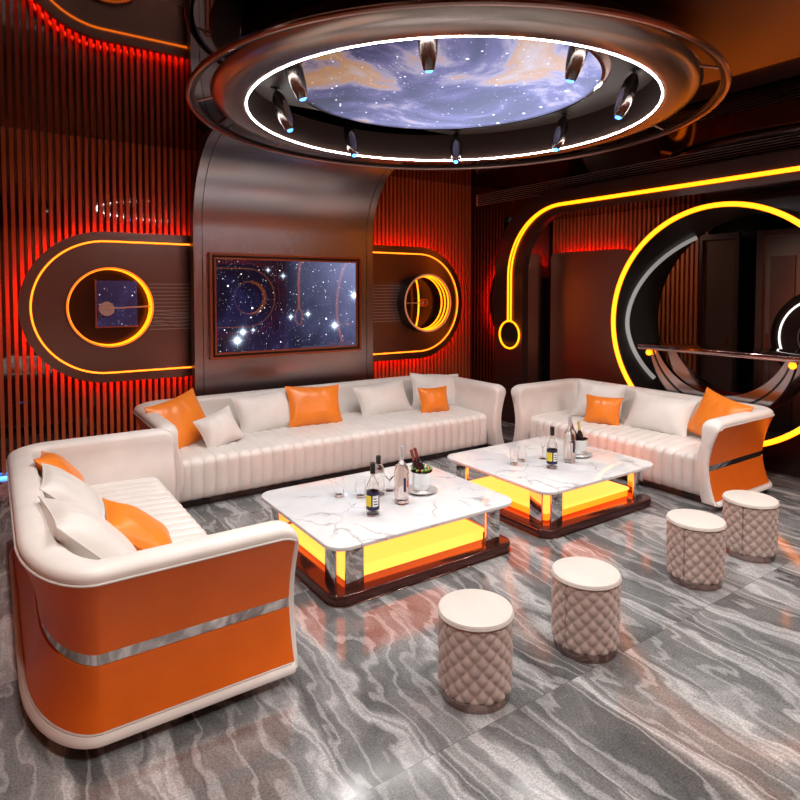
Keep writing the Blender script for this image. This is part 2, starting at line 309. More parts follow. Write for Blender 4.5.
# ------------------------------------------------------------------ oval wall panels with portholes
def rayhit(poly, c, a):
    d = (cos(a), sin(a)); best = None
    for i in range(len(poly)):
        p, q = poly[i], poly[(i+1) % len(poly)]
        ex, ey = q[0]-p[0], q[1]-p[1]; den = d[0]*ey-d[1]*ex
        if abs(den) < 1e-12: continue
        t = ((p[0]-c[0])*ey-(p[1]-c[1])*ex)/den; u = ((p[0]-c[0])*d[1]-(p[1]-c[1])*d[0])/den
        if t > 0 and -1e-9 <= u <= 1+1e-9 and (best is None or t < best): best = t
    return (c[0]+d[0]*best, c[1]+d[1]*best)
def oval_panel(label, side, yface, ydir, xe, xc, drum, grp=None, simple=False):
    """side -1: round end towards -X (left), +1: towards +X. ydir +1: the wall lies at larger Y."""
    zc, R = 1.808, .738
    th = thing('oval_wall_panel', label, 'wall panel', (0, yface, 0), 0, grp)
    if side < 0: out = [(xe, zc+R+.11)]+circle(xc, zc, R+.11, 40, pi/2, 3*pi/2, False)+[(xe, zc-R-.11)]
    else: out = [(xe, zc-R-.11)]+circle(xc, zc, R+.11, 40, -pi/2, pi/2, False)+[(xe, zc+R+.11)]
    hc, hr = drum; PD = .05 if side < 0 else .20
    angs = sorted(set([2*pi*k/96 for k in range(96)]+[atan2(p[1]-hc[1], p[0]-hc[0]) % (2*pi) for p in (out[0], out[-1])]))
    outer = [rayhit(out, hc, a) for a in angs]; inner = [(hc[0]+hr*cos(a), hc[1]+hr*sin(a)) for a in angs]
    d = ydir
    G().plate(outer, inner, 0, .07*d, 'y').build('panel', M['panel'], th, angle=30)
    p = [(x, -.012*d, z) for x, z in ([(xe, zc+R)]+(circle(xc, zc, R, 40, pi/2, 3*pi/2, False) if side < 0 else circle(xc, zc, R, 40, pi/2, -pi/2, False))+[(xe, zc-R)])]
    G().tube(p, .0095, 8).build('led_strip', M['neon_thin'], th)
    rb = R+.055
    p = [(x, .095*d, z) for x, z in ([(xe, zc+rb)]+(circle(xc, zc, rb, 40, pi/2, 3*pi/2, False) if side < 0 else circle(xc, zc, rb, 40, pi/2, -pi/2, False))+[(xe, zc-rb)])]
    G().tube(p, .012, 6).build('back_light', M['red'], th)
    # drum (porthole ring) standing proud of the panel
    hx, hz = hc
    G().lathe([(hr, -PD*d), (hr+.02, -PD*d), (hr+.02, 0), (hr+.02, .02*d), (hr+.004, .134*d), (hr, .134*d), (hr, -PD*d)], 72, (hx, 0, hz), 'y').build('porthole_ring', M['dark'], th)
    G().lathe([(hr-.004, -(PD+.003)*d), (hr+(.014 if side < 0 else .021), -(PD+.003)*d), (hr+(.014 if side < 0 else .021), -(PD-.004)*d), (hr-.004, -(PD-.004)*d), (hr-.004, -(PD+.003)*d)], 72, (hx, 0, hz), 'y').build('rim', M['rimglow' if side < 0 else 'copperline'], th)
    if side < 0:
        G().lathe([(hr-.010, -.045*d), (hr-.010, .11*d), (hr-.002, .11*d), (hr-.002, -.045*d), (hr-.010, -.045*d)], 72, (hx, 0, hz), 'y').build('inner_light', M['neon_in'], th)
    else:
        for yy in (-.165, -.085, -.0):
            G().tube([(x, yy*d, z) for x, z in circle(hx, hz, hr-.008, 72)], .011, 8, True).build('inner_light', M['neon_in'], th)
    G().lathe([(0.0, .135*d), (hr+.01, .135*d), (hr+.01, .142*d), (0.0, .142*d)], 48, (hx, 0, hz), 'y').build('back_plate', M['porth'], th)
    if simple: return th
    if side < 0:
        bp = G().box(hx-.13, hx+.30, .112, .130, hz-.22, hz+.30).build('star_reflection', M['starpatch'], th, smooth=False)  # wall screen mirrored in the porthole, drawn in as an emissive patch
        G().box(hx-.145, hx-.13, .105, .130, hz-.235, hz+.315).box(hx-.13, hx+.3, .105, .130, hz-.235, hz-.22).build('reflection_edge', M['frame'], th, smooth=False)  # screen frame edges of the same drawn-in reflection
        G().lathe([(0., .07), (.075, .07), (.08, .08), (.08, .09), (0., .09)], 40, (hx-.03, 0, hz-.02), 'y').build('hand_disc', M['greydisc'], th)
        G().tube([(hx-.03, .066, hz-.015), (hx+hr-.01, .04, hz+.005)], .008, 8).build('rod', M['line'], th)
    else:
        G().tube([(hx-hr+.01, -.10, hz), (hx+.03, -.02, hz)], .007, 8).build('rod', M['line'], th)
        rows = [(.07*sin(pi*k/12), -.07*cos(pi*k/12)) for k in range(13)]
        G().lathe(rows, 24, (hx+.07, .02, hz), 'y').build('ball', M['frame'], th)
        pts = [(hx-.10+.10*cos(a), .05, hz+.40*sin(a)) for a in [(-.5+k/24)*pi for k in range(25)]]
        G().tube(pts, .012, 8).build('curved_light', M['neon_in'], th)
    # grooved grille running from the drum to the screen wall
    g = G(); a, b = (hx+hr*.93, xe) if side < 0 else (xe, hx-hr*.93)
    for k in range(13):
        zz = hz-.265+k*.044; g.box(a, b, -.008, .002, zz-.0045, zz+.0045)
    if side < 0:
        for k in range(5): g.tube([(a+.05, -.012, hz-.05-.035*k), ((a+b)/2+.05*k-.1, -.014, hz-.06-.045*k), (b, -.012, hz-.09-.025*k)], .0035, 6)
    g.build('groove_lines', M['line'], th, smooth=False)
    return th
oval_panel('bronze oval wall panel left of the star screen, its porthole a solid amber crescent', -1, 7.46, 1, 2.06, 1.10, ((1.135, 1.808), .435))
oval_panel('bronze oval wall panel right of the star screen, its porthole drum lit by three amber rings', 1, 7.46, 1, 4.42, 5.43, ((5.45, 1.808), .415))
oval_panel('oval wall panel behind the camera facing the star screen', 1, 2*YC-7.46, -1, 4.42, 5.43, ((5.45, 1.808), .415), simple=True)

# ------------------------------------------------------------------ curved screen wall
sw = thing('screen_wall', 'curved satin gunmetal sheet rising behind the long sofa and curling onto the ceiling, holding the screen', 'wall panel', (3.21, 7.2, 0))
pr = [(7.2, .01), (7.2, .8), (7.2, 1.6), (7.2, 2.5), (7.2, 2.72)]
Rc = .97
pr += [(7.2-Rc*(1-cos(a)), 2.72+Rc*sin(a)) for a in [pi/2*k/24 for k in range(1, 25)]]
pr += [(5.9, 2.72+Rc), (5.2, 2.72+Rc)]
def sheet(x0, x1, dy, thick, nx=2):
    def off(i, t):
        a, b = pr[max(i-1, 0)], pr[min(i+1, len(pr)-1)]
        tx, tz = b[0]-a[0], b[1]-a[1]; l = sqrt(tx*tx+tz*tz); return (pr[i][0]-7.2+tz/l*t, pr[i][1]+(-tx/l)*t*(-1)*-1)
    g = G(); rows = []
    for x in (x0, x1):
        rows.append([(x, *off(i, dy)) for i in range(len(pr))]+[(x, *off(i, dy+thick)) for i in reversed(range(len(pr)))])
    return g.grid(rows, closed_v=True, caps=True)
CXW = 3.21
sheet(2.09-CXW, 4.33-CXW, 0.0, .012).build('sheet', M['satin'], sw, angle=30)
sheet(1.985-CXW, 2.082-CXW, 0.0, .012).build('edge_sheet', M['satin'], sw, angle=30)
sheet(4.338-CXW, 4.435-CXW, 0.0, .012).build('edge_sheet', M['satin'], sw, angle=30)
sheet(1.99-CXW, 4.43-CXW, .013, .16).build('body', M['dark'], sw, angle=30)
tv = thing('wall_screen', 'wide glowing star field screen in a copper frame on the curved metal wall', 'screen', (3.185, 7.195, 1.81))
def rectframe(g, w, h, t, y0, y1):
    out = [(-w, -h), (w, -h), (w, h), (-w, h)]; inn = [(-w+t, -h+t), (w-t, -h+t), (w-t, h-t), (-w+t, h-t)]
    return g.plate(out, inn, y0, y1, 'y')
rectframe(G(), 1.03, .635, .028, -.05, .0).build('frame', M['frame'], tv, smooth=False)
rectframe(G(), 1.002, .607, .04, -.018, .0).build('frame_recess', M['dark'], tv, smooth=False)
rectframe(G(), .975, .580, .022, -.045, .0).build('inner_frame', M['frame'], tv, smooth=False)
G().box(-.953, .953, -.028, -.002, -.558, .558).build('display', M['screen'], tv, smooth=False)

# ------------------------------------------------------------------ hook shaped portal wall panels on the right wall
HX = 6.46
def hook_panel(label, s):
    """s=+1: real one at large Y, -1: mirrored at the other end of the recess."""
    th = thing('hook_wall_panel', label, 'wall panel', (HX, YC, 0))
    def mp(l): return [(s*(y-YC), z) for y, z in l]
    n = 24
    outer = [(6.90, 0), (6.90, 1.2)]+[(5.80+1.10*cos(a), 2.26+1.10*sin(a)) for a in [pi/2*k/n for k in range(n+1)]]+[(YC, 3.36)]
    inner = [(6.32, 0), (6.32, 1.2)]+[(5.52+.80*cos(a), 2.26+.80*sin(a)) for a in [pi/2*k/n for k in range(n+1)]]+[(YC, 3.06)]
    g = G(); o, i = mp(outer), mp(inner)
    rows = [[(0, *p) for p in o], [(.12, *p) for p in o], [(.12, *p) for p in i], [(0, *p) for p in i]]
    g.grid(rows, closed_u=True); g.build('panel', M['hook'], th, angle=30)
    # neon: double stem with a ring at its foot, merging into one line over the recess
    zs = 1.535; yc = 6.565
    def stem(dy, r):
        return [(yc+dy, zs), (yc+dy, 2.2)]+[(5.60+(yc+dy-5.60)*cos(a), 2.2+(r)*sin(a)) for a in [pi/2*k/28 for k in range(1, 29)]]+[(YC, 2.2+r)]
    G().tube([(-.02, *p) for p in mp(stem(.030, .975))], .013, 8).build('neon_tube', M['neon'], th)
    G().tube([(-.02, *p) for p in mp(stem(-.030, .955))], .013, 8).build('neon_tube', M['neon'], th)
    G().tube([(-.02, s*(yc-YC)+.205*cos(a), 1.335+.205*sin(a)) for a in [2*pi*k/48 for k in range(48)]], .013, 8, True).build('neon_ring', M['neon'], th)
    G().lathe([(0, -.012), (.185, -.012), (.19, -.001), (0, -.001)], 40, (0, s*(yc-YC), 1.335), 'x').build('neon_disc', M['black'], th)
    return th
hook_panel('dark hook shaped panel on the right wall with amber neon stem ending in a ring beside the dark recess', 1)
hook_panel('dark hook shaped panel at the near end of the right wall', -1)

# recess behind the hook panel
BX = 7.05
def jamb(s):
    g = G(); y = YC+s*(6.32-YC)
    g.box(HX+.12, BX+.1, min(y, y+s*.1), max(y, y+s*.1), 0, 3.06)
    return g
struct(jamb(1).add(jamb(-1).v, jamb(-1).f).build('trim_5', M['satin'], smooth=False))
struct(G().box(HX+.12, BX+.1, 2*YC-6.42, 6.42, 3.06, 3.12).build('trim_6', M['dkmirror'], smooth=False))
# recess back wall, with a round hole behind the portal
PC = (3.50, 1.62); PR = 1.30
sq = [(2*YC-6.42, 0), (6.42, 0), (6.42, 3.12), (2*YC-6.42, 3.12)]
angs = sorted(set([2*pi*k/96 for k in range(96)]+[atan2(p[1]-PC[1], p[0]-PC[0]) % (2*pi) for p in sq]))
outer = [rayhit(sq, PC, a) for a in angs]; inner = [(PC[0]+(PR-.02)*cos(a), PC[1]+(PR-.02)*sin(a)) for a in angs]
struct(G().plate(outer, inner, BX+.05, BX+.1, 'x').build('wall_recess', M['dark'], smooth=False))
g = G(); y = 4.0
while y < 6.3:
    dy = abs(y+.016-PC[0]); g.box(BX, BX+.05, y, y+.033, max(2.2, PC[1]+sqrt(max(0, 1.36**2-dy*dy))) if dy < 1.36 else 2.2, 3.055); y += .066
struct(g.build('trim_7', M['slat'], smooth=False))
bp = thing('recess_panel', 'satin bronze rounded panel inside the dark recess, red glow along its top edge', 'wall panel', (6.93, 5.4, 0))
pts = [(-1.01, .02), (.80, .02), (.80, 2.47)]+circle(.72, 2.47, .08, 8, 0, pi/2, False)[1:]+circle(-.38, 2.27, .28, 16, pi/2, pi, False)+[(-1.9+1.345*cos(a), 1.62+1.345*sin(a)) for a in [radians(24-72*k/24) for k in range(25)]]
G().prism(pts, 0, .06, 'x').build('panel', M['recpanel'], bp, angle=30)
p = [(.082, .74, 2.40), (.082, .70, 2.50), (.082, -.36, 2.50), (.082, -.52, 2.42), (.082, -.60, 2.3)]
G().tube(p, .010, 6).build('back_light', M['red'], bp)

# ------------------------------------------------------------------ portal
po = thing('round_portal', 'big round portal ringed by thick amber neon behind the right sofa', 'portal', (6.54, PC[0], 0))
zc = PC[1]
G().lathe([(PR+.03, -.01), (PR+.03, .05), (PR-.0, .05), (PR-.0, .0), (PR+.03, -.01)], 128, (0, 0, zc), 'x').build('flange', M['dark'], po)
G().tube([(-.02, PR*cos(a), zc+PR*sin(a)) for a in [2*pi*k/128 for k in range(128)]], .027, 10, True).build('neon_tube', M['neon'], po)
G().lathe([(PR+.02, .0), (PR-.03, .0), (PR-.03, .30), (PR-.03, .9), (PR-.02, .9), (PR+.02, .9), (PR+.02, 0)], 96, (0, 0, zc), 'x').build('tunnel', M['dark'], po)
G().tube([(.20+.60*abs((k-11)/19)**1.7, (PR-.045)*cos(a), zc+(PR-.045)*sin(a)) for k, a in enumerate([radians(-36+92*k/30) for k in range(31)])], .028, 8).build('tunnel_reflection', M['whiterefl'], po)  # reflected white glow on the tunnel wall, modelled as a dim emissive arc
# floor of the tunnel and corridor beyond
struct(G().box(7.15, 9.3, -.2, 7.4, 3.05, 3.12).build('trim_8', M['black'], smooth=False))
struct(G().box(8.9, 9.0, -.2, 7.4, 0, 3.12).box(7.16, 9.0, 7.3, 7.4, 0, 3.12).box(7.16, 9.0, -.3, -.2, 0, 3.12).build('wall_corridor', M['black'], smooth=False))
g = G(); y = 4.86
while y < 6.6: g.box(8.8, 8.9, y, y+.04, 0.02, 3.04); y += .075
struct(g.build('trim_9', M['slat'], smooth=False))
d1 = struct(G().box(8.62, 8.68, 4.36, 4.84, 0, 2.75).build('door_1', M['door'], smooth=False))
G().box(8.58, 8.64, 4.82, 4.86, 0, 2.80).box(8.58, 8.64, 4.30, 4.36, 0, 2.80).box(8.58, 8.64, 4.36, 4.82, 2.72, 2.80).build('door_frame', M['panel'], d1, smooth=False)
G().box(8.60, 8.62, 4.46, 4.50, 1.02, 1.34).build('door_handle', M['frame'], d1, smooth=False)
d2 = struct(G().box(8.62, 8.68, 2.1, 4.02, 0, 2.75).build('door_2', M['doorlight'], smooth=False))
G().box(8.56, 8.64, 3.98, 4.06, 0, 2.80).box(8.58, 8.64, 2.1, 3.98, 2.72, 2.80).box(8.60, 8.62, 3.60, 3.90, .1, 2.45).build('door_frame', M['panel'], d2, smooth=False)
G().box(8.60, 8.62, 3.90, 3.94, 1.1, 1.42).build('door_handle', M['frame'], d2, smooth=False)
cl = thing('downlight', 'small round fill downlight added out of view to light the corridor beyond the portal', 'downlight', (7.9, 5.7, 3.049))  # fixture added out of view to brighten the corridor
G().lathe([(.045, -.002), (.062, -.006), (.062, 0), (.045, 0), (.045, -.002)], 28).build('trim_ring', M['rim'], cl)
G().lathe([(0, -.002), (.044, -.002), (.044, 0), (0, 0)], 28).build('lens', M['led_glow'], cl)
ld = bpy.data.lights.new('corridor_fill', 'AREA'); ld.shape = 'DISK'; ld.size = .11; ld.energy = 8; ld.color = (1., .80, .62)  # fill light of the added corridor fixture
lo = bpy.data.objects.new('corridor_fill', ld); COL.objects.link(lo); lo.location = (7.9, 5.7, 3.04)
wr = thing('ring_light', 'round white light ring on the pale corridor door seen through the portal', 'light', (8.50, 3.22, 1.40))
G().lathe([(.56, .0), (.62, .02), (.62, .07), (.0, .09), (.0, .05), (.40, .0), (.56, 0)], 72, (0, 0, 0), 'x').build('bezel', M['dark'], wr)
G().tube([(-.012, .50*cos(a),   .50*sin(a)) for a in [2*pi*k/72 for k in range(72)]], .013, 8, True).build('light_tube', M['whitering'], wr)
G().tube([(-.012, .28*cos(a), .28*sin(a)) for a in [2*pi*k/72 for k in range(72)]], .006, 8, True).build('inner_ring', M['line'], wr)

# ------------------------------------------------------------------ bar counter
bc = thing('bar_counter', 'metal bar counter on a crescent leg with amber ball lamps, across the round portal', 'counter', (6.60, 3.50, 0))
G().box(-.20, .55, -.98, .87, 1.300, 1.360).build('worktop', M['bronze_mirror'], bc, bevel=.012)
def crescent(x0, x1, ci, ri, co, ro, zt=1.30):
    ai = math.asin((zt-ci)/ri); ao = math.asin((zt-co)/ro)
    I = [(ri*cos(a), ci+ri*sin(a)) for a in [ai-(pi+2*ai)*k/48 for k in range(49)]]
    O = [(ro*cos(a), co+ro*sin(a)) for a in [ao-(pi+2*ao)*k/48 for k in range(49)]]
    g = G(); rows = [[(x0, *p) for p in O], [(x1, *p) for p in O], [(x1, *p) for p in I], [(x0, *p) for p in I]]
    return g.grid(rows, closed_u=True)
crescent(-.06, .0, 1.62, .77, 1.40, .80).build('crescent_leg', M['gun'], bc)
crescent(.30, .37, 1.62, .77, 1.40, .80).build('crescent_leg', M['gun'], bc)
crescent(-.070, -.061, 1.515, .778, 1.495, .783).build('leg_groove', M['black'], bc)
G().lathe([(0, .01), (.30, .01), (.32, .03), (.10, .07), (.08, .50), (0, .50)], 40, (.15, 0, 0)).build('pedestal', M['dark'], bc)
for yy in (.78, -.78):
    G().lathe([(.036*sin(pi*k/12), -.036*cos(pi*k/12)) for k in range(13)], 20, (-.10, yy, 1.26)).build('ball_lamp', M['ball'], bc)

# ------------------------------------------------------------------ ceiling disc
DC = (3.17, 3.95); DZ = 3.41
cd = thing('ceiling_ring', 'huge round metal ceiling ring with white light line hanging above the two tables', 'ceiling light', (DC[0], DC[1], DZ))
G().tube([(2.03*cos(a), 2.03*sin(a), .0) for a in [2*pi*k/128 for k in range(128)]], .019, 10, True).build('outer_rim', M['rim'], cd)
G().lathe([(2.008, .0), (2.008, .030), (1.985, .030), (1.985, .0), (2.008, .0)], 128).build('outer_band', M['dark'], cd)
G().lathe([(1.637, .0), (1.66, -.005), (1.78, .006), (1.85, .03), (1.88, .07), (1.86, .09), (1.66, .09), (1.66, .02), (1.637, .0)], 128).build('satin_ring', M['disc'], cd)
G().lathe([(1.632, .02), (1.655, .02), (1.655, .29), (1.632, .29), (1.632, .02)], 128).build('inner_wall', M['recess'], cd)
G().tube([(1.618*cos(a), 1.618*sin(a), .006) for a in [2*pi*k/128 for k in range(128)]], .006, 8, True).build('light_line', M['white'], cd)
for k in range(8):
    a = 2*pi*(k+.5)/8
    G().tube([(1.87*cos(a), 1.87*sin(a), .06), (1.995*cos(a), 1.995*sin(a), .02)], .009, 8).build('bracket', M['rim'], cd)
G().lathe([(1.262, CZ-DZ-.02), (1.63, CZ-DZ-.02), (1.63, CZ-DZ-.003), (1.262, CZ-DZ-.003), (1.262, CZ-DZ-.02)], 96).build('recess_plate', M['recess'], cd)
sc = thing('ceiling_screen', 'round galaxy picture screen on the ceiling inside the metal ring', 'screen', (DC[0], 4.0, CZ))
G().lathe([(0, -.03), (1.235, -.03), (1.235, -.002), (0, -.002)], 96).build('display', M['skyscreen'], sc)
G().lathe([(1.235, -.045), (1.262, -.045), (1.262, -.001), (1.235, -.001), (1.235, -.045)], 96).build('rim', M['chrome'], sc)
# spotlights hanging in the gap between the screen and the ring
names = {0: 'rightmost', 1: 'right of the far pair', 2: 'far', 3: 'far left'}
def spotlight(az, label):
    x, y = DC[0]+1.44*cos(az), DC[1]+1.44*sin(az)
    th = thing('ceiling_spotlight', label, 'spotlight', (x, y, CZ), az+pi, 'ceiling spotlights')
    g = G().lathe([(0, -.002), (.05, -.002), (.05, -.02), (0, -.02)], 20).tube([(0,0,-.02), (0,0,-.075)], .012, 8)
    g.build('mount', M['dark'], th)
    b = G().lathe([(0, -.07), (.028, -.072), (.05, -.12), (.057, -.20), (.05, -.29), (.033, -.365), (.026, -.372), (0, -.372)], 24)
    mt = Matrix.Translation((0, 0, -.05)) @ Matrix.Scale(1.1, 4) @ Matrix.Rotation(radians(-20), 4, 'Y') @ Matrix.Translation((0, 0, .06))
    b.xf(mt); hs = b.build('housing', M['spot'], th)
    G().lathe([(0, -.385), (.016, -.383), (.022, -.373), (0, -.37)], 16).xf(mt).build('lens', M['blue'], hs)
    ld = bpy.data.lights.new('spotlight_lamp', 'SPOT'); ld.energy = 72; ld.color = (1., .965, .94); ld.spot_size = radians(118); ld.spot_blend = 1.; ld.shadow_soft_size = .12
    lo = bpy.data.objects.new('spotlight_lamp', ld); COL.objects.link(lo)
    p = Matrix.Translation((x, y, CZ)) @ Matrix.Rotation(az+pi, 4, 'Z') @ mt @ Vector((0, 0, -.42)); lo.location = p
    tgt = Vector((DC[0]+2.0*cos(az), DC[1]+1.7*sin(az), 0)); lo.rotation_euler = (tgt-p).to_track_quat('-Z', 'Y').to_euler()
SPOTS = [(181, 'spotlight at the left end of the galaxy screen, partly over its rim'), (143, 'leftmost blue tipped spotlight, in the gap below the left end of the galaxy screen'),
         (96, 'blue tipped spotlight on the far edge of the ceiling ring, left of the middle'), (48, 'blue tipped spotlight at the middle of the far edge of the ceiling ring'),
         (1, 'blue tipped spotlight on the far edge of the ceiling ring, right of the middle'), (-48, 'rightmost spotlight inside the ceiling ring, blue tipped and beyond the screen edge'),
         (-93, 'spotlight overlapping the right end of the galaxy screen'), (-134, 'spotlight hanging over the top middle of the galaxy screen')]
for a, l in SPOTS: spotlight(radians(a), l)

# ------------------------------------------------------------------ downlights (fixtures with their lamps)
k = 0
for (x, y, pw) in [(.1, 1.4, 20), (.1, 3.4, 26), (1.1, .2, 26), (2.6, .3, 26), (4.1, .3, 30), (5.6, .3, 32), (5.9, 1.6, 34)]:
    k += 1
    z0 = CZ-.012 if (2.2 < x < 4.92 and y < 3.2) else CZ
    th = thing('downlight', 'small round ceiling downlight outside the metal ring', 'downlight', (x, y, z0-.001), 0, 'recessed ceiling downlights')
    G().lathe([(.045, -.002), (.062, -.006), (.062, 0), (.045, 0), (.045, -.002)], 28).build('trim_ring', M['rim'], th)
    G().lathe([(0, -.002), (.044, -.002), (.044, 0), (0, 0)], 28).build('lens', M['led_glow'], th)
    ld = bpy.data.lights.new('downlight_lamp', 'AREA'); ld.shape = 'DISK'; ld.size = .11; ld.energy = pw; ld.color = (1., .955, .91); ld.spread = radians(150)
    lo = bpy.data.objects.new('downlight_lamp', ld); COL.objects.link(lo); lo.location = (x, y, z0-.012)

# ------------------------------------------------------------------ sofas
PIN = .108
def flare(z, H):
    u = min(1., abs(z-.40)/.40) if z < .40 else min(1., (z-.40)/(H-.42))
    return -PIN*(1-u**1.7)
def sofa(label, loc, rz, L, D, H=.83, R=.36, RL=None, name_group='cream and orange leather sofas'):
    RL = RL or R
    th = thing('sofa', label, 'sofa', loc, rz, name_group)
    # outer plan path, front is y=0, back y=D
    path = []
    def add(x, y, nx, ny, s=None): path.append((x, y, nx, ny))
    n = 14
    yy = [D*0+t for t in (0, .006, .015, .03, .05, .075, .10, .14, .18, .24)]
    st = yy[-1]
    while st < D-R-.06: st += .07; yy.append(st)
    for y in yy: add(0, y, -1, 0)
    m_ = n if RL == R else 30
    for k in range(m_+1):
        a = pi-(pi/2)*k/m_; nx, ny = cos(a)/RL, sin(a)/R; nl = sqrt(nx*nx+ny*ny)
        add(RL+RL*cos(a), D-R+R*sin(a), nx/nl, ny/nl)
    x = RL+.1
    while x < L-R-.05: add(x, D, 0, 1); x += .1
    for k in range(n+1):
        a = pi/2-(pi/2)*k/n; add(L-R+R*cos(a), D-R+R*sin(a), cos(a), sin(a))
    for y in reversed(yy): add(L, y, 1, 0)
    ds = [0]
    for i in range(1, len(path)): ds.append(ds[-1]+sqrt((path[i][0]-path[i-1][0])**2+(path[i][1]-path[i-1][1])**2))
    T = ds[-1]; de = [min(d, T-d) for d in ds]
    rr = .11
    def Ht(d): return H if d >= rr else H-rr*(1-sqrt(max(0., 1-((rr-d)/rr)**2)))*.75
    def zm(z, d): return z if z < .45 else .45+(z-.45)*(Ht(d)-.45)/(H-.45)
    # body section (offset, z)
    sec = [(flare(z, H), z) for z in (.075, .12, .2, .28, .34, .385, .43, .50, .58, .66, H-.07)]
    ot = flare(H-.07, H); W = .145
    for k in range(9):
        a = pi*k/8; sec.append((ot-W/2+(W/2+.010)*cos(a), H-.05+.05*sin(a)**.8))
    sec += [(ot-W-.010, H-.10), (ot-W-.012, H-.2), (ot-W-.035, .58), (ot-W-.055, .45), (ot-W-.06, .30), (-.16, .075)]
    g = G(); rows = []
    cx = sum(o for o, z in sec)/len(sec)
    for (x, y, nx, ny), d in zip(path, de):
        f = 1. if d >= .03 else 1-.32*(1-sqrt(max(0., 1-((.03-d)/.03)**2)))
        rows.append([(x+nx*(cx+(o-cx)*f), y+ny*(cx+(o-cx)*f), .4+(zm(z, d)-.4)*(1-(1-f)*.14)) for o, z in sec])
    g.grid(rows, closed_v=True, caps=True).build('frame', M['cream'], th, angle=60)
    def shell(name, z0, z1, o0, o1, mt, d0, nz=7, par=th, bulge=0.):
        g = G(); rows = []
        zs = [z0+(z1-z0)*k/nz for k in range(nz+1)]
        for (x, y, nx, ny), d in zip(path, de):
            if d < d0: continue
            e = min(1, (d-d0)/.02+.4)
            row = [(flare(z, H)+o1*e+bulge*sin(pi*i/nz), z) for i, z in enumerate(zs)]+[(flare(z, H)+o0, z) for z in reversed(zs)]
            rows.append([(x+nx*o, y+ny*o, zm(z, d)) for o, z in row])
        return g.grid(rows, closed_v=True, caps=True).build(name, M[mt], par, angle=40)
    up = shell('upper_panel', .422, H-.066, -.01, .010, 'orange', .025, 8)
    lo = shell('lower_panel', .115, .368, -.01, .010, 'orange', .025, 6)
    shell('metal_band', .371, .419, -.01, .004, 'chrome', .025, 2)
    shell('base_trim', .072, .108, -.01, .022, 'cream', .028, 4, bulge=.007)
    # piping under the roll
    fr = [c for c in th.children if c.name.startswith('frame')][0]; bt = [c for c in th.children if c.name.startswith('base_trim')][0]
    pp = [(x+nx*(ot+.012), y+ny*(ot+.012), zm(H-.062, d)) for (x, y, nx, ny), d in zip(path, de) if d >= .025]
    G().tube(pp, .006, 6).build('piping', M['stool_top'], fr)
    pb = [(x+nx*(flare(.112, H)+.014), y+ny*(flare(.112, H)+.014), .112) for (x, y, nx, ny), d in zip(path, de) if d >= .05]
    G().tube(pb, .005, 6).build('piping', M['stool_top'], bt)
    # plinth
    pl = [(x-nx*.13, y-ny*.13) for (x, y, nx, ny), d in zip(path, de)]
    pl[0] = (pl[0][0], .22); pl[-1] = (pl[-1][0], .22)
    pl = [p for p in pl if p[1] >= .22]
    G().prism(pl, .0, .078).build('plinth', M['black'], th, smooth=False)
    # seat cushion with vertical channels
    x0, x1 = .20, L-.20; yf, yb = .13, D-.20; zt = .465; r = .075
    prof = [(yf+.03, .082, .4, -1, 0), (yf+.005, .105, 1, -1, 0), (yf, .16, 1, -1, 0), (yf-.004, .26, 1, -1, 0), (yf, zt-r, 1, -1, 0)]
    for k in range(1, 7):
        a = pi/2*k/6; prof.append((yf+r-r*cos(a), zt-r+r*sin(a), 1-.35*k/6, -cos(a), sin(a)))
    for k in range(1, 9): prof.append((yf+r+(yb-yf-r)*k/8, zt+.012*sin(pi*k/8), .65-.15*k/8, 0, 1))
    pitch = .113; nr = round((x1-x0)/pitch); pitch = (x1-x0)/nr; g = G(); rows = []
    for i in range(nr*8+1):
        x = x0+pitch*i/8; u = (i % 8)/8; dist = min(u, 1-u)*2
        h = -.026*(1-dist**.35) if True else 0
        q = max(0., (RL-x)/RL); q2 = max(0., (x-L+R)/R)
        lim = D-.20-R*(1-sqrt(max(0., 1-q*q)))*.95-R*(1-sqrt(max(0., 1-q2*q2)))*.5
        rows.append([(x, min(y+ny*h*k, lim), z+nz*h*k) for (y, z, k, ny, nz) in prof]+[(x, min(yb, lim), .082)])
    g.grid(rows, closed_v=True, caps=True).build('seat', M['cream'], th, angle=70)
    return th
SG = 'cream and orange leather sofas'
sofa('long cream leather sofa with orange outer sides along the back wall under the star screen', (1.17, 5.42, 0), 0, 4.13, 1.42)
sofa('cream and orange leather sofa nearest the camera at the left, orange side facing us', (1.275, 2.75, 0), pi/2, 2.70, 1.205, .83, .30, .68)
sofa('cream and orange leather sofa at the right in front of the round amber portal', (5.29, 5.385, 0), -pi/2, 2.605, 1.205, .84, .25)

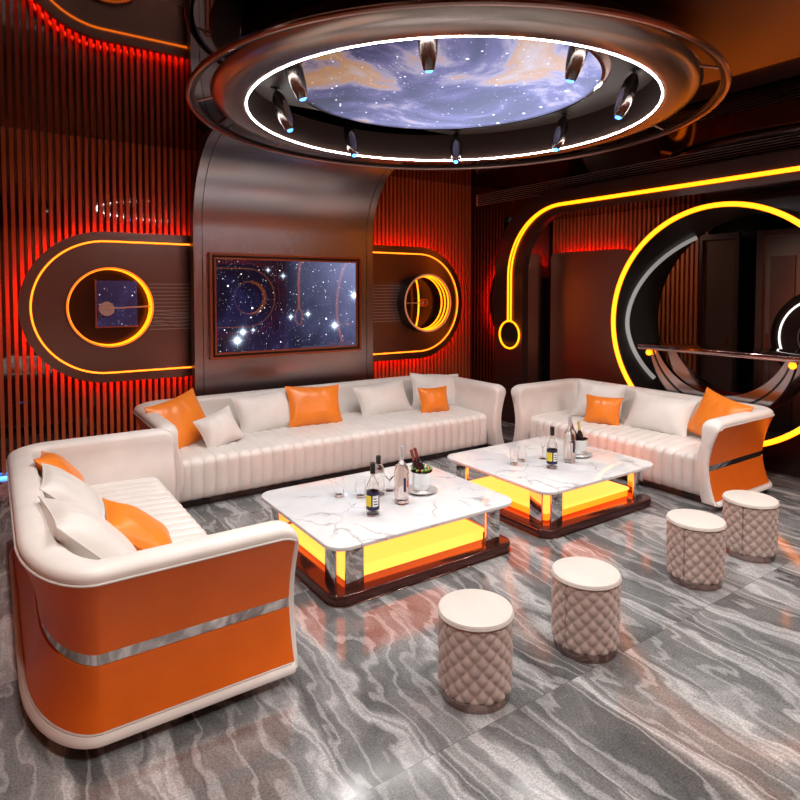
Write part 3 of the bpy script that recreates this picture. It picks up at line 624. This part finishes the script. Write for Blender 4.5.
# ------------------------------------------------------------------ cushions
def pillow(name, label, c, w, h, yaw, tilt, roll, mt, grp, t=.085):
    """c centre; yaw 0 faces -Y; tilt leans the top back; roll spins it in its own plane."""
    n = 26; g = G()
    seed = random.random()*10
    def prof(sgn):
        rows = []
        for i in range(n+1):
            row = []
            for j in range(n+1):
                u, v = -1+2*i/n, -1+2*j/n
                cu, cv = 1-.10*(1-v*v)*abs(u)**2, 1-.10*(1-u*u)*abs(v)**2
                e = max(0., (1-abs(u)**2.6))**.62*max(0., (1-abs(v)**2.6))**.62
                wr = .0045*sin(9*u+5*v*sin(3*u)+seed)*e*(abs(u)+abs(v))
                edge = exp(-((1-max(abs(u), abs(v)))/.14)**2)
                wr += .006*sin(34*(v if abs(u) > abs(v) else u)+seed)*edge*e*2.2
                row.append((u*w/2*cu, sgn*(t*e+wr+.0015), v*h/2*cv))
            rows.append(row)
        return rows
    g.grid(prof(-1)); g.grid(prof(1))
    loop = [(-1+2*i/n, -1) for i in range(n)]+[(1, -1+2*i/n) for i in range(n)]+[(1-2*i/n, 1) for i in range(n)]+[(-1, 1-2*i/n) for i in range(n)]
    path = [(u*w/2*(1-.10*(1-v*v)), 0, v*h/2*(1-.10*(1-u*u))) for u, v in loop]
    mtx = Matrix.Rotation(yaw, 4, 'Z') @ Matrix.Rotation(-tilt, 4, 'X') @ Matrix.Rotation(roll, 4, 'Y')
    o = g.build(name, M[mt], smooth=True, angle=80, loc=c)
    o.rotation_euler = mtx.to_euler(); tag(o, label, 'cushion', grp)
    G().tube(path, .0045, 6, True).build('seam', M[mt], o)
    return o
GB, GR, GL = 'cushions on the long back sofa', 'cushions on the right sofa', 'cushions on the left sofa'
r = radians
pillow('cushion', 'large orange cushion in the left corner of the long back sofa', (1.57, 6.18, .69), .64, .54, r(26), r(28), r(-10), 'pillow_orange', GB)
pillow('cushion', 'small cream cushion leaning on the orange one at the left of the long sofa', (1.88, 5.98, .61), .42, .36, r(8), r(26), r(-16), 'pillow_cream', GB)
pillow('cushion', 'large cream cushion left of the middle of the long sofa, beside the orange one', (2.53, 6.36, .65), .74, .47, r(5), r(28), r(-3), 'pillow_cream', GB)
pillow('cushion', 'orange cushion near the middle of the long back sofa below the screen', (3.08, 6.28, .67), .66, .48, r(-4), r(24), r(3), 'pillow_orange', GB)
pillow('cushion', 'cream cushion right of the middle of the long back sofa', (4.08, 6.38, .63), .74, .43, r(-4), r(28), r(-5), 'pillow_cream', GB)
pillow('cushion', 'small orange cushion towards the right end of the long back sofa', (4.64, 6.06, .605), .42, .34, r(-8), r(18), r(0), 'pillow_orange', GB)
pillow('cushion', 'cream cushion behind the small orange one at the right end of the long sofa', (4.88, 6.34, .66), .70, .48, r(-14), r(20), r(4), 'pillow_cream', GB)
pillow('cushion', 'cream cushion behind the small orange one at the far end of the right sofa', (6.02, 4.62, .68), .60, .46, r(-70), r(20), r(3), 'pillow_cream', GR)
pillow('cushion', 'small orange cushion at the far end of the right sofa', (5.83, 4.42, .61), .42, .34, r(-72), r(18), r(0), 'pillow_orange', GR)
pillow('cushion', 'large cream cushion in the middle of the right sofa', (6.04, 3.84, .65), .72, .45, r(-84), r(28), r(3), 'pillow_cream', GR)
pillow('cushion', 'large orange cushion in the near corner of the right sofa', (6.03, 3.20, .71), .64, .50, r(-108), r(26), r(9), 'pillow_orange', GR)
pillow('cushion', 'orange cushion furthest back against the backrest of the left sofa', (.40, 4.90, .68), .52, .42, r(88), r(42), r(10), 'pillow_orange', GL)
pillow('cushion', 'cream cushion between the orange one and the front cream one on the left sofa', (.42, 4.42, .66), .58, .48, r(84), r(46), r(-2), 'pillow_cream', GL)
pillow('cushion', 'large cream cushion nearest the camera on the left sofa', (.425, 3.50, .665), .70, .60, r(96), r(43), r(5), 'pillow_cream', GL, .12)
pillow('cushion', 'orange cushion tucked behind the near cream cushion on the left sofa', (.69, 3.70, .60), .50, .46, r(80), r(52), r(-4), 'pillow_orange', GL)

# ------------------------------------------------------------------ coffee tables
def rrect(w, d, rad, n=8):
    p = []
    for cx, cy, a0 in ((w-rad, d-rad, 0), (-w+rad, d-rad, pi/2), (-w+rad, -d+rad, pi), (w-rad, -d+rad, 3*pi/2)):
        p += [(cx+rad*cos(a0+pi/2*k/n), cy+rad*sin(a0+pi/2*k/n)) for k in range(n+1)]
    return p
def table(label, x0, x1, y0, y1, face='lightface'):
    w, d = (x1-x0)/2, (y1-y0)/2
    th = thing('coffee_table', label, 'table', ((x0+x1)/2, (y0+y1)/2, 0), 0, 'marble light box coffee tables')
    G().prism(rrect(w, d, .13), .362, .39).build('tabletop', M['marble'], th, bevel=.006, angle=40)
    G().prism(rrect(w-.03, d-.03, .11), .350, .361).build('top_support', M['bronze_mirror'], th, angle=40)
    G().prism(rrect(w-.002, d-.002, .125), .0, .008).build('base_rim', M['bronze_mirror'], th, bevel=.002, angle=40)
    rows = [[(*p, z) for p in rrect(w-.012-o, d-.012-o, .12)] for o, z in ((0, .009), (0, .066), (.003, .071), (.008, .073))]
    G().grid(rows, closed_v=True, caps=True).build('base', M['tbase'], th, angle=60)
    bw, bd = w-.185, d-.185
    G().prism(rrect(bw, bd, .03), .074, .134).build('light_box', M[face], th, angle=40)
    G().prism(rrect(bw+.012, bd+.012, .04), .134, .148).build('light_shelf', M['lightbox'], th, angle=40)
    for sx in (-1, 1):
        for sy in (-1, 1):
            g = G(); X, Y = sx*(w-.075), sy*(d-.075)
            a, b = X-sx*.055, X-sx*.190
            g.box(min(a, b), max(a, b), min(Y, Y-sy*.018), max(Y, Y-sy*.018), .073, .351)
            g.build('leg', M['chrome'], th, bevel=.003)
            g = G(); a, b = Y-sy*.055, Y-sy*.190
            g.box(min(X, X-sx*.018), max(X, X-sx*.018), min(a, b), max(a, b), .073, .351)
            g.build('leg', M['chrome'], th, bevel=.003)
    return th
table('white marble coffee table on an amber light box, left and nearer of the two', 1.725, 3.325, 3.27, 4.57, 'lightbox')
table('white marble coffee table on an amber light box, the right one before the right sofa', 3.62, 5.12, 3.25, 4.60)

# ------------------------------------------------------------------ stools
def stool_mesh():
    th = thing('stool', '', 'stool')
    Rr = .187; rows = []; nu, nv = 192, 64; z0, z1 = .045, .405
    for j in range(nv+1):
        v = j/nv; z = z0+(z1-z0)*v; row = []
        rim = min(1, min(v, 1-v)/.05)
        for i in range(nu):
            a = 2*pi*i/nu
            p, q = (a/(2*pi)*15+v*4.5) % 1, (a/(2*pi)*15-v*4.5) % 1
            h = min(abs(sin(pi*p)), 1.)**.55*min(abs(sin(pi*q)), 1.)**.55
            rd = Rr-.014+.014*h
            sd = min(abs(a-radians(180)), 1)
            rd -= .016*exp(-(sd/.022)**2)
            rd -= .010*(1-rim)**2
            row.append((rd*cos(a), rd*sin(a), z))
        rows.append(row)
    G().grid(rows, closed_v=True, caps=True).build('body', M['taupe'], th, angle=75)
    G().lathe([(0, .404), (.172, .404), (.184, .409), (.187, .418), (.182, .428), (.168, .433), (.08, .436), (0, .437)], 64).build('seat_pad', M['stool_top'], th)
    sp_ = [c for c in th.children if c.name.startswith('seat_pad')][0]
    G().tube([(.185*cos(a), .185*sin(a), .411) for a in [2*pi*k/64 for k in range(64)]], .005, 6, True).build('piping', M['stool_top'], sp_)
    G().lathe([(0, .001), (.172, .001), (.172, .047), (0, .047)], 64).build('base_ring', M['bronze_mirror'], th)
    return th
s0 = stool_mesh(); SP = [(1.965, 2.225, 'quilted taupe stool with ivory top nearest the camera, first of the row'), (2.735, 2.17, 'quilted taupe stool second from the left in the row of four'),
      (4.0, 2.255, 'quilted taupe stool third in the row, second from the right'), (4.74, 2.25, 'quilted taupe stool furthest right, beside the end of the right sofa')]
for i, (x, y, l) in enumerate(SP):
    s = s0 if i == 0 else copy_tree(s0)
    s.location = (x, y, 0); s.rotation_euler = (0, 0, i*.06); s['label'] = l; s['category'] = 'stool'; s['group'] = 'quilted stools in a row'

# ------------------------------------------------------------------ bottles and glasses
TZ = .391
def gin(loc, label, H=.375, lab=True):
    th = thing('spirit_bottle', label, 'bottle', loc, radians(-38))
    k = H/.375; R = .047
    G().lathe([(0, .0), (R-.006, 0), (R, .008), (R, .20), (R-.006, .225), (.020, .262), (.016, .275), (.016, .305*k), (.013, .305*k), (.013, .27), (.03, .235), (R-.004, .2), (R-.004, .02), (0, .018)], 36).build('glass_body', M['glass'], th); gb = [c for c in th.children if c.name.startswith('glass_body')][0]
    G().lathe([(.019, .300*k), (.0195, H), (.016, H+.002), (0, H+.002)], 24).build('cap', M['cap'], th)
    if lab:
        def arc(name, a0, a1, z0, z1, r, m):
            n = 24; rows = [[(r*cos(a0+(a1-a0)*i/n), r*sin(a0+(a1-a0)*i/n), z) for i in range(n+1)] for z in (z0, z1)]
            rows += [[(q[0]*1.004+0, q[1]*1.004, q[2]) for q in rw] for rw in reversed(rows)]
            G().grid(rows, closed_u=True).build(name, m, gb)
        arc('label', 0, 2*pi, .045, .175, R+.0008, M['navy'])
        arc('yellow_label', radians(190), radians(262), .072, .150, R+.0016, M['yellow'])
        arc('white_label', radians(275), radians(330), .072, .150, R+.0016, M['paper'])
        for q in range(3): arc('print', radians(284), radians(322-q*6), .085+.02*q, .092+.02*q, R+.0024, M['navy'])
    return th
def vodka(loc, label):
    th = thing('spirit_bottle', label, 'bottle', loc, radians(-38)); R = .054
    G().lathe([(0, 0), (R-.005, 0), (R, .008), (R, .25), (R-.008, .285), (.018, .32), (.015, .335), (.015, .40), (.012, .40), (.012, .33), (.03, .285), (R-.004, .25), (R-.004, .03), (0, .025)], 36).build('glass_body', M['glass'], th); gb = [c for c in th.children if c.name.startswith('glass_body')][0]
    G().lathe([(.0175, .345), (.0185, .43), (.016, .432), (0, .432)], 24).build('cap', M['silvercap'], th)
    def arc(name, a0, a1, z0, z1, r, m):
        n = 12; rows = [[(r*cos(a0+(a1-a0)*i/n), r*sin(a0+(a1-a0)*i/n), z) for i in range(n+1)] for z in (z0, z1)]
        rows += [[(q[0]*1.006, q[1]*1.006, q[2]) for q in rw] for rw in reversed(rows)]
        G().grid(rows, closed_u=True).build(name, m, gb)
    arc('dark_mark', radians(290), radians(310), .10, .205, R+.001, M['navy'])
    arc('red_mark', radians(318), radians(345), .13, .185, R+.001, M['red_text'])
    return th
def wine_glass(loc, label, H=.14, kind='tumbler'):
    th = thing('drinking_glass', label, 'glass', loc)
    if kind == 'tumbler':
        pf = [(0, .0), (.030, .0), (.032, .004), (.040, .05), (.042, .09), (.036, H), (.0345, H), (.040, .09), (.038, .05), (.028, .016), (0, .014)]
    elif kind == 'martini':
        pf = [(0, 0), (.034, 0), (.034, .003), (.006, .008), (.004, .07), (.006, .078), (.048, H), (.0465, H), (.003, .083), (0, .083)]
    else:
        pf = [(0, 0), (.034, 0), (.034, .004), (.007, .010), (.0055, .10), (.016, .12), (.030, .17), (.031, .21), (.024, H), (.0225, H), (.029, .21), (.028, .17), (.012, .122), (0, .115)]
    G().lathe(pf, 32).build('bowl', M['glass'], th); return th
def bucket(loc, label, wl, tilt, garn=True):
    th = thing('ice_bucket', label, 'ice bucket', loc)
    G().lathe([(0, .022), (.062, .022), (.070, .03), (.085, .16), (.089, .165), (.089, .169), (.083, .168), (.068, .04), (0, .036)], 40).build('pail', M['chrome'], th)
    G().lathe([(0, .0), (.095, 0), (.128, .018), (.130, .022), (.095, .008), (.07, .006), (.06, .022), (0, .022)], 48).build('saucer', M['saucer'], th)
    g = G()
    for k in range(14):
        a, rr_ = random.uniform(0, 6.28), random.uniform(0, .045); x, y, z = rr_*cos(a), rr_*sin(a), .115+random.uniform(-.01, .02)
        b = G().box(-.014, .014, -.014, .014, -.014, .014); b.xf(Matrix.Translation((x, y, z)) @ Matrix.Rotation(a, 4, 'X') @ Matrix.Rotation(a*2, 4, 'Z')); g.add(b.v, b.f)
    g.build('ice', M['ice'], th, bevel=.003)
    if garn:
        g = G(); h = G()
        for k in range(16):
            a = 2*pi*k/16+random.random()*.3; r0 = .05; r1 = .075+random.random()*.035; z1 = .175+random.random()*.03
            w_ = .013; ca, sa = cos(a), sin(a)
            g.add([(r0*ca, r0*sa, .150), ((r0+r1)/2*ca-w_*sa, (r0+r1)/2*sa+w_*ca, z1+.006), (r1*ca, r1*sa, z1-.01), ((r0+r1)/2*ca+w_*sa, (r0+r1)/2*sa-w_*ca, z1+.006), ((r0+r1)/2*ca, (r0+r1)/2*sa, z1-.006)], [(0,1,2,4), (0,4,2,3), (0,3,2,1)])
        g.build('leaves', M['green'], th)
        for k in range(5):
            a = 3.6+k*.55; h.lathe([(.011*sin(pi*q/6), -.011*cos(pi*q/6)) for q in range(7)], 10, (.062*cos(a), .062*sin(a), .182))
        h.build('berries', M['flower'], th)
    out = []
    for i, (az, px, py, fm) in enumerate(tilt):
        mt = Matrix.Translation((loc[0]+px, loc[1]+py, loc[2]+.085)) @ Matrix.Rotation(az, 4, 'Z') @ Matrix.Rotation(radians(17), 4, 'Y')
        b = bpy.data.objects.new('wine_bottle', None); COL.objects.link(b); b.matrix_world = mt
        tag(b, wl[i], 'bottle', 'wine bottles in ice buckets')
        G().lathe([(0, 0), (.027, .0), (.030, .006), (.030, .12), (.022, .155), (.012, .175), (.011, .20), (0, .20)], 28).build('glass_body', M['wine'], b)
        G().lathe([(.0125, .185), (.0125, .250), (.0135, .255), (.0135, .270), (0, .271)], 20).build('foil', M[fm], b)
    return th
gin((2.245, 3.65, TZ), 'clear bottle with black cap and navy and yellow label, front of the left table')
gin((2.50, 3.98, TZ), 'black capped bottle standing behind the labelled bottle on the left table', .31, False)
vodka((2.55, 3.73, TZ), 'tall clear bottle with silver cap beside the ice bucket on the left table')
bucket((2.83, 3.86, TZ), 'steel ice bucket with leaves on a saucer on the left table', ['dark wine bottle leaning left in the ice bucket of the left table', 'dark wine bottle leaning upright right in the ice bucket of the left table'],
       [(radians(175), -.008, .012, 'foil'), (radians(140), .030, .0, 'foil')])
wine_glass((2.23, 4.13, TZ), 'clear round glass left of the bottles on the left table, furthest left')
wine_glass((2.36, 4.02, TZ), 'clear round glass just behind the labelled bottle on the left table', .13)
wine_glass((2.63, 4.02, TZ), 'clear cone shaped glass between the bottles on the left table', .13, 'martini')
gin((4.185, 3.71, TZ), 'clear bottle with black cap and navy and yellow label on the right table')
vodka((4.47, 3.75, TZ), 'tall clear bottle with silver cap on the right table beside the ice bucket')
bucket((4.72, 3.85, TZ), 'plain steel ice bucket on a saucer on the right table', ['wine bottle with red foil leaning left in the ice bucket of the right table', 'wine bottle with gold foil leaning in the ice bucket of the right table'],
       [(radians(160), .0, .014, 'foil'), (radians(195), .028, -.012, 'goldfoil')], False)
wine_glass((4.35, 3.97, TZ), 'tall clear flute glass behind the labelled bottle on the right table', .27, 'flute')
wine_glass((4.12, 4.02, TZ), 'clear round glass left of the flute on the right table, second from the left')
wine_glass((3.98, 3.98, TZ), 'clear round glass leftmost on the right table')

# ------------------------------------------------------------------ blue floor light strip at the foot of the back slats
bl = G().box(LX+.05, .18, WY-.035, WY-.012, .002, .022).build('floor_light_strip', M['blue'], smooth=False)
tag(bl, 'blue light strip on the floor at the foot of the slats left of the left sofa', 'light strip')

# ------------------------------------------------------------------ world and view
w = bpy.data.worlds.new('world'); bpy.context.scene.world = w; w.use_nodes = True
w.node_tree.nodes['Background'].inputs[0].default_value = (.02, .015, .012, 1); w.node_tree.nodes['Background'].inputs[1].default_value = 1.
s = bpy.context.scene
s.view_settings.view_transform = 'Standard'; s.view_settings.look = 'None'; s.view_settings.gamma = 1.; s.view_settings.exposure = 0.20
s.cycles.use_denoising = True; s.cycles.max_bounces = 10; s.cycles.diffuse_bounces = 3; s.cycles.glossy_bounces = 5; s.cycles.transmission_bounces = 8
s.cycles.caustics_reflective = False; s.cycles.caustics_refractive = False; s.cycles.sample_clamp_indirect = 4.0
